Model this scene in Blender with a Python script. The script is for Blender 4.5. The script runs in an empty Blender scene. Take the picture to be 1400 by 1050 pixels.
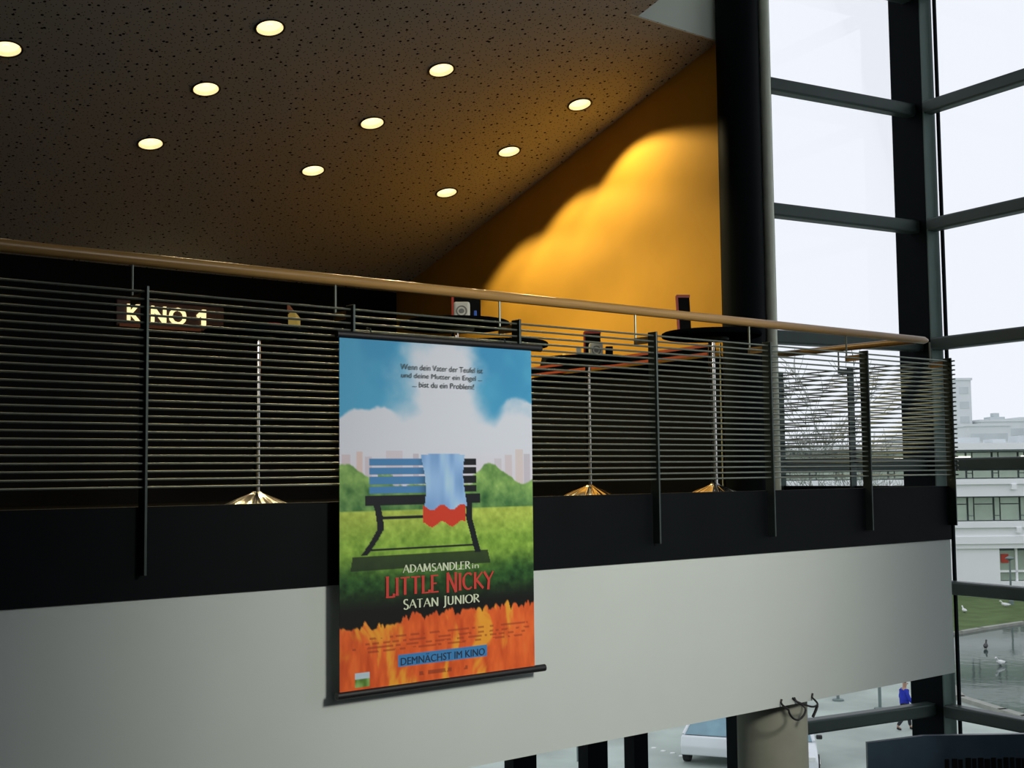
import bpy, bmesh, math, random
import numpy as np
from mathutils import Vector, Matrix

# ------------------------------------------------------------------ camera, sky, exposure
scene = bpy.context.scene
COL = scene.collection
cam_data = bpy.data.cameras.new('camera')
cam = bpy.data.objects.new('camera', cam_data)
COL.objects.link(cam)
F = Vector((0.627, 0.776, 0.0721)).normalized()
U0 = Vector((-0.0370, -0.0631, 0.9973))
RT = F.cross(U0).normalized()
UP = RT.cross(F).normalized()
cam.matrix_world = Matrix(((RT.x, UP.x, -F.x, 0), (RT.y, UP.y, -F.y, 0), (RT.z, UP.z, -F.z, 0), (0, 0, 0, 1)))
cam_data.sensor_width = 36.0
cam_data.lens = 1700.0 / 1400.0 * 36.0
cam_data.clip_end = 1000
scene.camera = cam

world = bpy.data.worlds.new('overcast_sky')
scene.world = world
world.use_nodes = True
bg = world.node_tree.nodes['Background']
bg.inputs[0].default_value = (0.885, 0.915, 1.0, 1)
bg.inputs[1].default_value = 1.03

vs = scene.view_settings
vs.view_transform = 'Standard'
vs.look = 'None'
vs.exposure = 0.0
vs.gamma = 1.0
vs.use_curve_mapping = False

DOWNLIGHT_W = 74.0
SPOT_W = 1500.0

# ------------------------------------------------------------------ helpers
def lin(c):
    return tuple((x / 12.92 if x <= 0.04045 else ((x + 0.055) / 1.055) ** 2.4) for x in [v / 255.0 for v in c])

def mat(name, col, rough=0.6, metal=0.0, var=0.0, scale=8.0, bump=0.0, bscale=60.0, spec=0.5, stretch=None, emit=None, estr=0.0):
    m = bpy.data.materials.new(name); m.use_nodes = True
    nt = m.node_tree; b = nt.nodes['Principled BSDF']
    b.inputs['Base Color'].default_value = (*col, 1)
    b.inputs['Roughness'].default_value = rough
    b.inputs['Metallic'].default_value = metal
    b.inputs['Specular IOR Level'].default_value = spec
    tc = nt.nodes.new('ShaderNodeTexCoord')
    src = tc.outputs['Object']
    if stretch:
        mp = nt.nodes.new('ShaderNodeMapping'); mp.inputs['Scale'].default_value = stretch
        nt.links.new(src, mp.inputs[0]); src = mp.outputs[0]
    if var > 0:
        n = nt.nodes.new('ShaderNodeTexNoise'); n.inputs['Scale'].default_value = scale; n.inputs['Detail'].default_value = 5
        nt.links.new(src, n.inputs['Vector'])
        r = nt.nodes.new('ShaderNodeValToRGB')
        r.color_ramp.elements[0].position = 0.3; r.color_ramp.elements[1].position = 0.7
        r.color_ramp.elements[0].color = (*[max(0, c * (1 - var)) for c in col], 1)
        r.color_ramp.elements[1].color = (*[min(1, c * (1 + var)) for c in col], 1)
        nt.links.new(n.outputs['Fac'], r.inputs[0]); nt.links.new(r.outputs[0], b.inputs['Base Color'])
    if bump > 0:
        n2 = nt.nodes.new('ShaderNodeTexNoise'); n2.inputs['Scale'].default_value = bscale; n2.inputs['Detail'].default_value = 3
        nt.links.new(src, n2.inputs['Vector'])
        bp = nt.nodes.new('ShaderNodeBump'); bp.inputs['Strength'].default_value = bump; bp.inputs['Distance'].default_value = 0.01
        nt.links.new(n2.outputs['Fac'], bp.inputs['Height']); nt.links.new(bp.outputs[0], b.inputs['Normal'])
    if emit:
        b.inputs['Emission Color'].default_value = (*emit, 1); b.inputs['Emission Strength'].default_value = estr
    return m

def glass_mat(name, tint, refl=0.06):
    m = bpy.data.materials.new(name); m.use_nodes = True
    nt = m.node_tree; nt.nodes.clear()
    out = nt.nodes.new('ShaderNodeOutputMaterial'); mix = nt.nodes.new('ShaderNodeMixShader')
    tr = nt.nodes.new('ShaderNodeBsdfTransparent'); gl = nt.nodes.new('ShaderNodeBsdfGlossy'); fr = nt.nodes.new('ShaderNodeFresnel')
    mu = nt.nodes.new('ShaderNodeMath'); mu.operation = 'MULTIPLY'; mu.inputs[1].default_value = refl * 10
    fr.inputs['IOR'].default_value = 1.35
    tr.inputs[0].default_value = (*tint, 1); gl.inputs['Roughness'].default_value = 0.02
    nt.links.new(fr.outputs[0], mu.inputs[0]); nt.links.new(mu.outputs[0], mix.inputs[0])
    nt.links.new(tr.outputs[0], mix.inputs[1]); nt.links.new(gl.outputs[0], mix.inputs[2]); nt.links.new(mix.outputs[0], out.inputs[0])
    return m

class MB:
    def __init__(s): s.v = []; s.f = []
    def box(s, x0, x1, y0, y1, z0, z1):
        n = len(s.v)
        s.v += [(x0, y0, z0), (x1, y0, z0), (x1, y1, z0), (x0, y1, z0), (x0, y0, z1), (x1, y0, z1), (x1, y1, z1), (x0, y1, z1)]
        s.f += [tuple(n + i for i in q) for q in ((0, 3, 2, 1), (4, 5, 6, 7), (0, 1, 5, 4), (1, 2, 6, 5), (2, 3, 7, 6), (3, 0, 4, 7))]
        return s
    def obox(s, c, ax, ay, hx, hy, z0, z1):      # box standing on plan axes ax, ay around plan centre c
        n = len(s.v); P = []
        for z in (z0, z1):
            for a, b in ((-1, -1), (1, -1), (1, 1), (-1, 1)):
                P.append((c[0] + ax[0] * hx * a + ay[0] * hy * b, c[1] + ax[1] * hx * a + ay[1] * hy * b, z))
        s.v += P
        s.f += [tuple(n + i for i in q) for q in ((0, 3, 2, 1), (4, 5, 6, 7), (0, 1, 5, 4), (1, 2, 6, 5), (2, 3, 7, 6), (3, 0, 4, 7))]
        return s
    def tube(s, pts, rad, sides=8, cap=True):
        pts = [Vector(p) for p in pts]
        if not isinstance(rad, (list, tuple)): rad = [rad] * len(pts)
        n0 = len(s.v); prev = None
        for i, p in enumerate(pts):
            t = (pts[min(i + 1, len(pts) - 1)] - pts[max(i - 1, 0)]).normalized()
            if prev is None:
                a = Vector((0, 0, 1)) if abs(t.z) < 0.9 else Vector((1, 0, 0))
            else: a = prev
            u = (a - t * a.dot(t)).normalized(); w = t.cross(u); prev = u
            for k in range(sides):
                an = 2 * math.pi * k / sides
                s.v.append(tuple(p + (u * math.cos(an) + w * math.sin(an)) * rad[i]))
        for i in range(len(pts) - 1):
            for k in range(sides):
                a = n0 + i * sides + k; b = n0 + i * sides + (k + 1) % sides
                s.f.append((a, b, b + sides, a + sides))
        if cap:
            s.f.append(tuple(n0 + k for k in reversed(range(sides))))
            s.f.append(tuple(n0 + (len(pts) - 1) * sides + k for k in range(sides)))
        return s
    def lathe(s, prof, c=(0, 0, 0), seg=32, flute=0.0, nfl=24):
        n0 = len(s.v)
        for r, z in prof:
            for k in range(seg):
                an = 2 * math.pi * k / seg
                rr = r * (1 + flute * math.cos(nfl * an))
                s.v.append((c[0] + rr * math.cos(an), c[1] + rr * math.sin(an), c[2] + z))
        for i in range(len(prof) - 1):
            for k in range(seg):
                a = n0 + i * seg + k; b = n0 + i * seg + (k + 1) % seg
                s.f.append((a, b, b + seg, a + seg))
        s.f.append(tuple(n0 + k for k in reversed(range(seg))))
        s.f.append(tuple(n0 + (len(prof) - 1) * seg + k for k in range(seg)))
        return s
    def poly(s, pts):
        n = len(s.v); s.v += [tuple(p) for p in pts]; s.f.append(tuple(range(n, n + len(pts)))); return s
    def prism(s, pts, off):                       # extrude a 3-D polygon by a vector
        n = len(s.v); k = len(pts)
        s.v += [tuple(p) for p in pts] + [tuple(Vector(p) + Vector(off)) for p in pts]
        s.f.append(tuple(range(n, n + k))); s.f.append(tuple(reversed(range(n + k, n + 2 * k))))
        for i in range(k): s.f.append((n + i, n + k + i, n + k + (i + 1) % k, n + (i + 1) % k))
        return s
    def mesh(s, name):
        me = bpy.data.meshes.new(name); me.from_pydata(s.v, [], s.f); me.update()
        bm = bmesh.new(); bm.from_mesh(me); bmesh.ops.recalc_face_normals(bm, faces=bm.faces); bm.to_mesh(me); bm.free()
        return me
    def build(s, name, m, parent=None, smooth=False, bevel=0.0):
        me = s.mesh(name); me.materials.append(m)
        return put(name, me, parent, smooth, bevel)

def put(name, me, parent=None, smooth=False, bevel=0.0):
    o = bpy.data.objects.new(name, me); COL.objects.link(o)
    if parent is not None: o.parent = parent
    if smooth:
        for p in me.polygons: p.use_smooth = True
        try: me.set_sharp_from_angle(angle=math.radians(40))
        except Exception: pass
    if bevel > 0:
        b = o.modifiers.new('bevel', 'BEVEL'); b.width = bevel; b.segments = 2; b.limit_method = 'ANGLE'
    return o

def tag(o, label, cat, group=None, kind=None):
    o['label'] = label; o['category'] = cat
    if group: o['group'] = group
    if kind: o['kind'] = kind
    return o

def thing(name, loc, label, cat, group=None, kind=None, rz=0.0):
    o = bpy.data.objects.new(name, None); COL.objects.link(o)
    o.location = loc; o.rotation_euler = (0, 0, rz); o.empty_display_size = 0.1
    return tag(o, label, cat, group, kind)

def copy_tree(o, parent=None):
    c = o.copy(); COL.objects.link(c); c.parent = parent
    for ch in list(o.children): copy_tree(ch, c)
    return c

def glyphs(body, name, bold=0.0):                            # built-in lettering turned into a flat mesh, normalised to a unit box
    cu = bpy.data.curves.new(name, 'FONT'); cu.body = body; cu.resolution_u = 3; cu.offset = bold
    ob = bpy.data.objects.new(name, cu); COL.objects.link(ob)
    bpy.context.view_layer.update()
    me = bpy.data.meshes.new_from_object(ob.evaluated_get(bpy.context.evaluated_depsgraph_get()))
    bpy.data.objects.remove(ob); bpy.data.curves.remove(cu)
    v = np.array([x.co[:] for x in me.vertices]); f = [tuple(p.vertices) for p in me.polygons]
    bpy.data.meshes.remove(me)
    lo = v.min(0); hi = v.max(0)
    v = (v - lo) / np.maximum(hi - lo, 1e-6)
    return v[:, :2], f

# ------------------------------------------------------------------ materials
M = {}
M['fascia'] = mat('grey_white_plaster', (0.565, 0.62, 0.585), 0.85, var=0.03, scale=1.2, bump=0.05, bscale=180)
M['black_band'] = mat('black_steel_band', (0.003, 0.0045, 0.0055), 0.6, var=0.2, scale=3, spec=0.08)
M['steel'] = mat('brushed_steel', (0.20, 0.225, 0.185), 0.40, 0.75, var=0.08, scale=20)
M['dark_steel'] = mat('dark_grey_steel', (0.055, 0.075, 0.07), 0.36, 0.6, var=0.15, scale=10)
M['wood'] = mat('varnished_beech', (0.42, 0.245, 0.08), 0.28, var=0.16, scale=6, stretch=(0.6, 14, 14))
M['floor'] = mat('black_carpet', (0.005, 0.005, 0.005), 0.9, var=0.3, scale=40, bump=0.2, bscale=200, spec=0.1)
M['orange'] = mat('orange_wall_paint', (0.74, 0.40, 0.05), 0.75, var=0.04, scale=3, bump=0.04, bscale=160, spec=0.25)
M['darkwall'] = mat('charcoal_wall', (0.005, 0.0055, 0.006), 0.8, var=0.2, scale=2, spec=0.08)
M['plaster'] = mat('pale_plaster', (0.88, 0.92, 0.80), 0.85, var=0.03, scale=3)
M['column_dark'] = mat('black_column_paint', (0.006, 0.009, 0.010), 0.6, var=0.1, scale=3, spec=0.05)
M['column_pale'] = mat('pale_concrete_column', (0.30, 0.31, 0.245), 0.85, var=0.06, scale=6)
M['frame'] = mat('grey_green_aluminium', (0.036, 0.060, 0.053), 0.45, 0.2, var=0.08, scale=5)
M['frame_lit'] = mat('lit_green_aluminium', (0.075, 0.135, 0.115), 0.5, 0.1, var=0.06, scale=5)  # frame green lightened as if daylit, for the corner post face
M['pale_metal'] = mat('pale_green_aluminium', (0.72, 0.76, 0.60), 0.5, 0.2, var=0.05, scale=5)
M['frame_dark'] = mat('black_aluminium', (0.004, 0.007, 0.009), 0.6, 0.0, spec=0.04, var=0.1, scale=5)
M['pane'] = glass_mat('window_glass', (0.985, 0.99, 0.985), 0.008)
M['black_top'] = mat('black_laminate', (0.003, 0.004, 0.005), 0.9, var=0.2, scale=10, spec=0.0)
M['chrome'] = mat('chrome', (0.80, 0.78, 0.74), 0.14, 1.0, var=0.03, scale=30)
M['white_card'] = mat('white_card', (0.62, 0.62, 0.52), 0.7, var=0.05, scale=20)
M['black_card'] = mat('black_card', (0.006, 0.006, 0.006), 0.7, var=0.2, scale=20, spec=0.05)
M['red'] = mat('red_plastic', (0.45, 0.045, 0.022), 0.5, var=0.08, scale=20)
M['red_trim'] = mat('red_lacquer_trim', (0.40, 0.075, 0.03), 0.5, var=0.08, scale=12)
M['brown_card'] = mat('brown_card', (0.30, 0.10, 0.04), 0.7, var=0.1, scale=20)
M['yellow_card'] = mat('yellow_card', (0.72, 0.52, 0.12), 0.7, var=0.05, scale=20)
M['blue_card'] = mat('blue_card', (0.03, 0.12, 0.50), 0.6, var=0.05, scale=20)
M['grey_ring'] = mat('grey_print', (0.20, 0.20, 0.18), 0.7, var=0.1, scale=20)
M['black_rubber'] = mat('black_rubber', (0.006, 0.006, 0.007), 0.5, var=0.1, scale=20)
M['lamp'] = mat('frosted_lamp_glass', (0.9, 0.85, 0.7), 0.4, emit=(1.0, 0.80, 0.46), estr=1.45)
M['reflector'] = mat('polished_reflector', (0.85, 0.80, 0.65), 0.2, 1.0, var=0.03, scale=30)
M['lamp_ring'] = mat('dark_lamp_ring', (0.03, 0.025, 0.02), 0.5, var=0.1, scale=20)
M['sign_box'] = mat('maroon_sign_box', (0.045, 0.013, 0.010), 0.5, var=0.1, scale=10)
M['sign_letter'] = mat('lit_letter_acrylic', (0.9, 0.85, 0.6), 0.4, emit=(1.0, 0.86, 0.42), estr=1.1)
M['ground'] = mat('wet_grey_paving', (0.37, 0.43, 0.385), 0.8, var=0.24, scale=0.35, bump=0.1, bscale=2)
M['lawn'] = mat('short_grass', (0.105, 0.155, 0.06), 0.95, var=0.22, scale=0.8, bump=0.3, bscale=6, spec=0.1)
M['stone_edge'] = mat('stone_edging', (0.30, 0.31, 0.27), 0.85, var=0.15, scale=2)
M['bwhite'] = mat('white_render', (0.95, 0.96, 0.97), 0.8, var=0.01, scale=0.6)
M['bshadow'] = mat('grey_window_frame', (0.16, 0.21, 0.20), 0.6, var=0.08, scale=1)
M['bglass'] = mat('green_tinted_glazing', (0.33, 0.41, 0.32), 0.25, var=0.22, scale=0.35, spec=0.6)
M['far'] = mat('hazed_far_render', (0.72, 0.755, 0.76), 0.9, var=0.05, scale=0.2)  # distance haze put into the pale colour
M['far2'] = mat('hazed_far_concrete', (0.60, 0.65, 0.66), 0.9, var=0.08, scale=0.3)  # greyer tone, also paled for distance haze
M['bark'] = mat('grey_green_bark', (0.21, 0.23, 0.19), 0.9, var=0.2, scale=3)
M['car'] = mat('white_car_paint', (0.72, 0.76, 0.78), 0.25, var=0.02, scale=2)
M['car_glass'] = mat('car_glass', (0.16, 0.30, 0.36), 0.12, var=0.15, scale=2, spec=0.8)
M['tyre'] = mat('tyre_rubber', (0.015, 0.015, 0.016), 0.8, var=0.1, scale=8)
M['jacket'] = mat('blue_jacket', (0.012, 0.03, 0.42), 0.8, var=0.15, scale=5)
M['trousers'] = mat('dark_trousers', (0.02, 0.022, 0.026), 0.85, var=0.15, scale=6)
M['skin'] = mat('skin', (0.42, 0.25, 0.17), 0.6, var=0.05, scale=10)
M['hair'] = mat('dark_hair', (0.015, 0.011, 0.009), 0.7, var=0.2, scale=30)
M['partition'] = mat('dark_blue_grey_board', (0.045, 0.075, 0.105), 0.3, var=0.35, scale=2.5, spec=0.4)
M['bird_white'] = mat('white_feathers', (0.75, 0.77, 0.75), 0.8, var=0.05, scale=10)
M['bird_dark'] = mat('dark_feathers', (0.05, 0.05, 0.05), 0.8, var=0.1, scale=10)
M['neon'] = mat('ceiling_tube_light', (0.9, 0.9, 0.85), 0.4, emit=(1, 0.97, 0.88), estr=1.3)
M['atrium'] = mat('atrium_stone_floor', (0.05, 0.053, 0.05), 0.7, var=0.12, scale=2)
M['roof'] = mat('shading_roof_paint', (0.10, 0.10, 0.10), 0.8, var=0.05, scale=1)

def perforated():
    m = bpy.data.materials.new('perforated_acoustic_plaster'); m.use_nodes = True
    nt = m.node_tree; b = nt.nodes['Principled BSDF']
    b.inputs['Roughness'].default_value = 0.85; b.inputs['Specular IOR Level'].default_value = 0.2
    tc = nt.nodes.new('ShaderNodeTexCoord')
    masks = []
    for sc, r0, r1 in ((8.5, 0.085, 0.10), (24.0, 0.085, 0.12)):
        vo = nt.nodes.new('ShaderNodeTexVoronoi'); vo.voronoi_dimensions = '2D'; vo.inputs['Scale'].default_value = sc
        nt.links.new(tc.outputs['Object'], vo.inputs['Vector'])
        mr = nt.nodes.new('ShaderNodeMapRange'); mr.inputs['From Min'].default_value = r0; mr.inputs['From Max'].default_value = r1
        nt.links.new(vo.outputs['Distance'], mr.inputs['Value']); masks.append(mr.outputs['Result'])
    mi = nt.nodes.new('ShaderNodeMath'); mi.operation = 'MULTIPLY'
    nt.links.new(masks[0], mi.inputs[0]); nt.links.new(masks[1], mi.inputs[1])
    mx = nt.nodes.new('ShaderNodeMix'); mx.data_type = 'RGBA'
    mx.inputs['A'].default_value = (0.012, 0.011, 0.010, 1); mx.inputs['B'].default_value = (0.64, 0.63, 0.58, 1)
    nt.links.new(mi.outputs[0], mx.inputs['Factor']); nt.links.new(mx.outputs['Result'], b.inputs['Base Color'])
    bp = nt.nodes.new('ShaderNodeBump'); bp.inputs['Strength'].default_value = 0.4; bp.inputs['Distance'].default_value = 0.01
    nt.links.new(mi.outputs[0], bp.inputs['Height']); nt.links.new(bp.outputs[0], b.inputs['Normal'])
    return m
M['perforated'] = perforated()

def water():
    m = mat('pond_water', (0.055, 0.085, 0.075), 0.06, var=0.2, scale=0.2, spec=0.6)
    nt = m.node_tree; b = nt.nodes['Principled BSDF']
    tc = nt.nodes.new('ShaderNodeTexCoord'); n = nt.nodes.new('ShaderNodeTexNoise'); n.inputs['Scale'].default_value = 1.6; n.inputs['Detail'].default_value = 3
    bp = nt.nodes.new('ShaderNodeBump'); bp.inputs['Strength'].default_value = 0.10; bp.inputs['Distance'].default_value = 0.05
    nt.links.new(tc.outputs['Object'], n.inputs['Vector']); nt.links.new(n.outputs['Fac'], bp.inputs['Height']); nt.links.new(bp.outputs[0], b.inputs['Normal'])
    return m
M['water'] = water()

# ------------------------------------------------------------------ the setting: balcony
YF = 4.95                    # plane of the railing posts
FLOOR = -0.25
XE = 8.05                    # right end of the balcony
TH = math.atan(0.2617)       # ceiling slope
def ceil_z(y): return 2.97 - 0.2617 * (y - 8.75)
def wall_x(y): return 7.6 + 0.072 * (y - 6.68)

o = MB().box(-4, XE, 5.06, 12.0, -1.44, FLOOR).build('floor', M['floor'])
tag(o, 'black carpeted floor slab of the upper foyer', 'floor', kind='structure')
o = MB().box(-4, XE, 5.0, 5.06, -1.44, -0.50).build('wall_front', M['fascia'])
tag(o, 'plain grey white plastered balcony front below the black band', 'wall', kind='structure')
o = MB().box(-4, XE + 0.005, 4.99, 5.06, -0.50, -0.12).build('trim_1', M['black_band'])
tag(o, 'black steel band along the balcony edge below the rods', 'trim', kind='structure')
o = MB().box(XE, XE + 0.02, 5.06, 6.6, -1.44, -0.50).build('wall_side', M['fascia'])
tag(o, 'short grey white end face of the balcony slab', 'wall', kind='structure')
o = MB().box(XE, XE + 0.02, 5.06, 6.6, -0.50, -0.12).build('trim_2', M['black_band'])
tag(o, 'black steel band around the short end of balcony', 'trim', kind='structure')

# orange wall, slightly off square
w = MB().prism([(wall_x(6.60), 6.60, FLOOR), (wall_x(12), 12, FLOOR), (wall_x(12), 12, ceil_z(12) + 0.15), (wall_x(6.60), 6.60, ceil_z(6.60) + 0.15)], (0.10, 0, 0))
o = w.build('wall_right', M['orange'])
tag(o, 'warm orange painted side wall lit by scallops of light', 'wall', kind='structure')
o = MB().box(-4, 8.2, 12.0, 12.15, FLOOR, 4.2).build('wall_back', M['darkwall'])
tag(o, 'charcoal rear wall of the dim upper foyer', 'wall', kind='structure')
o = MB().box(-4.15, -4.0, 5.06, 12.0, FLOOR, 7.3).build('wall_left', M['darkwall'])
tag(o, 'charcoal left wall at the dark end of foyer', 'wall', kind='structure')

# dark wainscot panels and drink ledge along the orange wall
wd = MB().prism([(wall_x(6.7) - 0.004, 6.7, FLOOR), (wall_x(12) - 0.004, 12, FLOOR), (wall_x(12) - 0.004, 12, 0.93), (wall_x(6.7) - 0.004, 6.7, 0.93)], (-0.02, 0, 0))
o = wd.build('baseboard_right', M['darkwall'])
tag(o, 'tall black panelling along the foot of the orange wall', 'panelling', kind='structure')
ld = thing('wall_ledge', (wall_x(9.0) - 0.1, 9.0, 0.98), 'long black drinks ledge with red edges on the orange wall', 'shelf')
def ledge(y0, y1, d, z0, z1, name, m):
    q = MB().prism([(wall_x(y0) - d - ld.location.x, y0 - 9.0, z0 - 0.98), (wall_x(y1) - d - ld.location.x, y1 - 9.0, z0 - 0.98), (wall_x(y1) - d - ld.location.x, y1 - 9.0, z1 - 0.98), (wall_x(y0) - d - ld.location.x, y0 - 9.0, z1 - 0.98)], (d - 0.026 if name == 'board' else 0.012, 0, 0))
    return q.build(name, m, ld)
ledge(6.75, 9.3, 0.12, 0.955, 1.015, 'board', M['black_top'])
ledge(6.75, 9.3, 0.132, 1.0, 1.022, 'edge_strip', M['red_trim'])
ledge(6.75, 9.3, 0.132, 0.935, 0.957, 'edge_strip', M['red_trim'])

o = MB().box(wall_x(6.7) - 0.04, wall_x(6.7) - 0.026, 6.69, 6.70, FLOOR, 1.03).build('trim_3', M['pale_metal'])
tag(o, 'thin pale metal corner strip at the end of the black panelling', 'trim', kind='structure')

# sloping perforated ceiling with round openings for the downlights
LIGHTS = [(4.14, 7.84), (5.657, 7.85), (7.15, 7.87), (2.586, 8.73), (4.07, 8.735), (5.582, 8.75), (7.081, 8.77), (4.012, 9.647), (5.53, 9.65), (7.009, 9.652)]
HOLE = 0.10
def ly(y): return (y - 8.75) / math.cos(TH)
ceil_loc = Vector((0, 8.75, 2.97)); ceil_rot = (-TH, 0, 0)
def ceiling_mesh():
    bm = bmesh.new()
    def loop(pts):
        vv = [bm.verts.new((x, y, 0)) for x, y in pts]
        return [bm.edges.new((vv[i], vv[(i + 1) % len(vv)])) for i in range(len(vv))]
    ya, yb, yc = ly(5.6), ly(6.66), ly(12.0)
    E_ = loop([(-4, ya), (6.675, ya), (6.675, yb), (wall_x(6.66) + 0.02, yb), (wall_x(12) + 0.02, yc), (-4, yc)])
    for x, y in LIGHTS:
        E_ += loop([(x + HOLE * math.cos(k * math.pi / 14), ly(y) + HOLE * math.sin(k * math.pi / 14)) for k in range(28)])
    bmesh.ops.triangle_fill(bm, edges=E_, use_beauty=True)
    for f in bm.faces:
        f.normal_update()
        if f.normal.z > 0: f.normal_flip()
    me = bpy.data.meshes.new('ceiling'); bm.to_mesh(me); bm.free(); me.materials.append(M['perforated'])
    return me
ce = put('ceiling', ceiling_mesh()); ce.location = ceil_loc; ce.rotation_euler = ceil_rot
tag(ce, 'sloping brown perforated acoustic ceiling over the foyer', 'ceiling', kind='structure')
up = MB().box(-4, 6.6, ly(5.6), ly(12), 0.16, 0.22); up.build('ceiling_deck', M['darkwall'], ce)
o = MB().box(-4, 6.7, 5.52, 5.6, ceil_z(5.6) - 0.02, 7.3).build('wall_upper', M['darkwall'])
tag(o, 'dark bulkhead wall rising above the ceiling front edge', 'wall', kind='structure')

o = MB().box(6.60, 7.60, 6.665, 6.75, ceil_z(6.66) - 0.005, 7.3).build('wall_notch', M['plaster'])
tag(o, 'pale plastered wall rising through the ceiling notch beside the column', 'wall', kind='structure')
o = MB().box(6.60, 6.672, 5.6, 6.665, ceil_z(5.6) + 0.03, 7.3).build('wall_notch_side', M['plaster'])
tag(o, 'pale plastered return wall above the ceiling notch', 'wall', kind='structure')

# columns
def column(name, c, r, z0, z1, m, label):
    o = MB().lathe([(r, 0), (r, z1 - z0)], (0, 0, 0), 48).build(name, m, None, True)
    o.location = (c[0], c[1], z0)
    return tag(o, label, 'column', kind='structure')
uc = column('round_column', (7.66, 6.52), 0.172, FLOOR, 7.3, M['column_dark'], 'tall round black column between the orange wall and window')
MB().tube([(0.172, -0.135, 0), (0.172, -0.135, 7.3 - FLOOR)], 0.045, 20).build('lit_edge_strip', M['pale_metal'], uc, True)  # pale strip standing for daylight along the column's right edge
column('round_column', (6.43, 5.32), 0.225, -4.5, -1.44, M['column_pale'], 'pale concrete column below the balcony')

# ------------------------------------------------------------------ glazed corner
AX = Vector((0.9854, -0.1705, 0)); BX = Vector((0.1416, 0.9899, 0))      # along the two glass walls
AN = Vector((0.1705, 0.9854, 0)); BN = Vector((0.9899, -0.1416, 0))       # outward
CN = Vector((12.334, 8.071, 0))
BARZ = [0.05 + 1.322 * k for k in range(-3, 6)]
def glass_wall(name, label, ax, nrm, s0, s1, mulls, zlo, zhi, s_pane, upper_from=None, bar_in=0.17, bar_end=-0.02):
    root = thing(name, (CN.x, CN.y, zlo), label, 'window', kind='structure')
    def bx(sa, sb, na, nb, z0, z1, nm, m, bev=0.0):
        c = ax * ((sa + sb) / 2) + nrm * ((na + nb) / 2)
        return MB().obox(c, ax, nrm, abs(sb - sa) / 2, abs(nb - na) / 2, z0 - zlo, z1 - zlo).build(nm, m, root, False, bev)
    for z in BARZ:
        if z < zlo or z > zhi: continue
        a = s0 if upper_from is None else (upper_from if z > -1.5 else -2.67)
        bx(a, bar_end, -bar_in, -bar_in + 0.15, z - 0.07, z + 0.07, 'transom', M['frame'], 0.02)
    for s, wdt, z0, z1 in mulls:
        bx(s - wdt / 2, s + wdt / 2, -0.12 if wdt > .05 else -.015, 0.05 if wdt > .05 else .015, z0, z1, 'mullion', M['frame_dark'])
    zs = [zlo] + [z for z in BARZ if zlo < z < zhi] + [zhi]
    ms = sorted([q[0] for q in mulls])
    for i in range(len(zs) - 1):
        edges = [s0] + [q for q in ms if s0 < q < s1] + [s_pane]
        for j in range(len(edges) - 1):
            if upper_from is not None and zs[i] > -1.5 and edges[j + 1] <= upper_from + 0.01: continue
            if edges[j + 1] - edges[j] < 0.05: continue
            bx(edges[j], edges[j + 1], -0.006, 0.006, zs[i], zs[i + 1], 'pane', M['pane'])
    return root
ZT = 7.3; ZB = -4.5
glass_wall('window_1', 'tall window wall with dark transoms behind the balcony end', AX, AN, -8.0, -0.02,
           [(-2.13, 0.14, ZB, ZT), (-2.67, 0.10, ZB, -1.0), (-3.88, 0.16, ZB, -1.0), (-4.37, 0.22, ZB, -1.0), (-5.15, 0.24, ZB, -1.0), (-6.4, 0.2, ZB, -1.0)],
           ZB, ZT, -0.03, -4.3, 0.34, -0.1)
glass_wall('window_2', 'tall window wall on the right with dark transoms, running towards the viewer', BX, BN, -12.0, -0.02,
           [(-0.50, 0.03, ZB, ZT), (-3.6, 0.10, ZB, ZT), (-6.8, 0.10, ZB, ZT), (-10.0, 0.10, ZB, ZT)], ZB, ZT, -0.03, None, 0.17, -0.41)
cp = thing('corner_post', (CN.x, CN.y, ZB), 'thick square black corner post joining the two window walls', 'post', kind='structure')
cc = AX * -0.19 + BX * -0.19
MB().obox(AX * -0.085 + BX * -0.215, AX, BX, 0.085, 0.22, 0, ZT - ZB).build('shaft', M['frame_dark'], cp)
MB().obox(AX * -0.082 + BX * -0.443, AX, BX, 0.088, 0.008, 0, ZT - ZB).build('lit_face', M['frame_lit'], cp)  # lighter sheet, daylight on this face put into its colour
cp.location = (CN.x, CN.y, ZB)
o = MB().box(-6, 13.0, -4.0, 9.6, ZT, ZT + 0.2).build('shading_roof', M['roof'])  # unseen, its reach set to hold back high daylight
tag(o, 'unseen grey roof slab above the atrium, reaching forward to block daylight', 'roof', kind='structure')
o = MB().box(-6.2, -6, -6, 5, ZB, ZT).build('blocking_wall', M['darkwall'])  # unseen, added to darken the left side of the balcony front
tag(o, 'unseen dark wall on the left, put up to block light', 'wall', kind='structure')
en = thing('added_end_wall', (2.6, -4.1, ZB), 'added unseen dark end wall, its wide opening shaped to admit daylight', 'wall', kind='structure')
def ewall(x0, x1, z0, z1):
    MB().box(x0 - 2.6, x1 - 2.6, -0.1, 0.1, z0 - ZB, z1 - ZB).build('wall_section', M['darkwall'], en)
OPX0, OPX1, OPZ0, OPZ1 = 1.0, 8.5, 2.2, 6.8  # opening added in the unseen wall to let some daylight through
ewall(-6, OPX0, ZB, ZT); ewall(OPX1, 11.2, ZB, ZT); ewall(OPX0, OPX1, ZB, OPZ0); ewall(OPX0, OPX1, OPZ1, ZT)
o = MB().box(-6, 12.25, -6, 9.6, ZB - 0.3, ZB).build('floor_lower', M['atrium'])
tag(o, 'grey stone floor of the lower foyer', 'floor', kind='structure')

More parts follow.
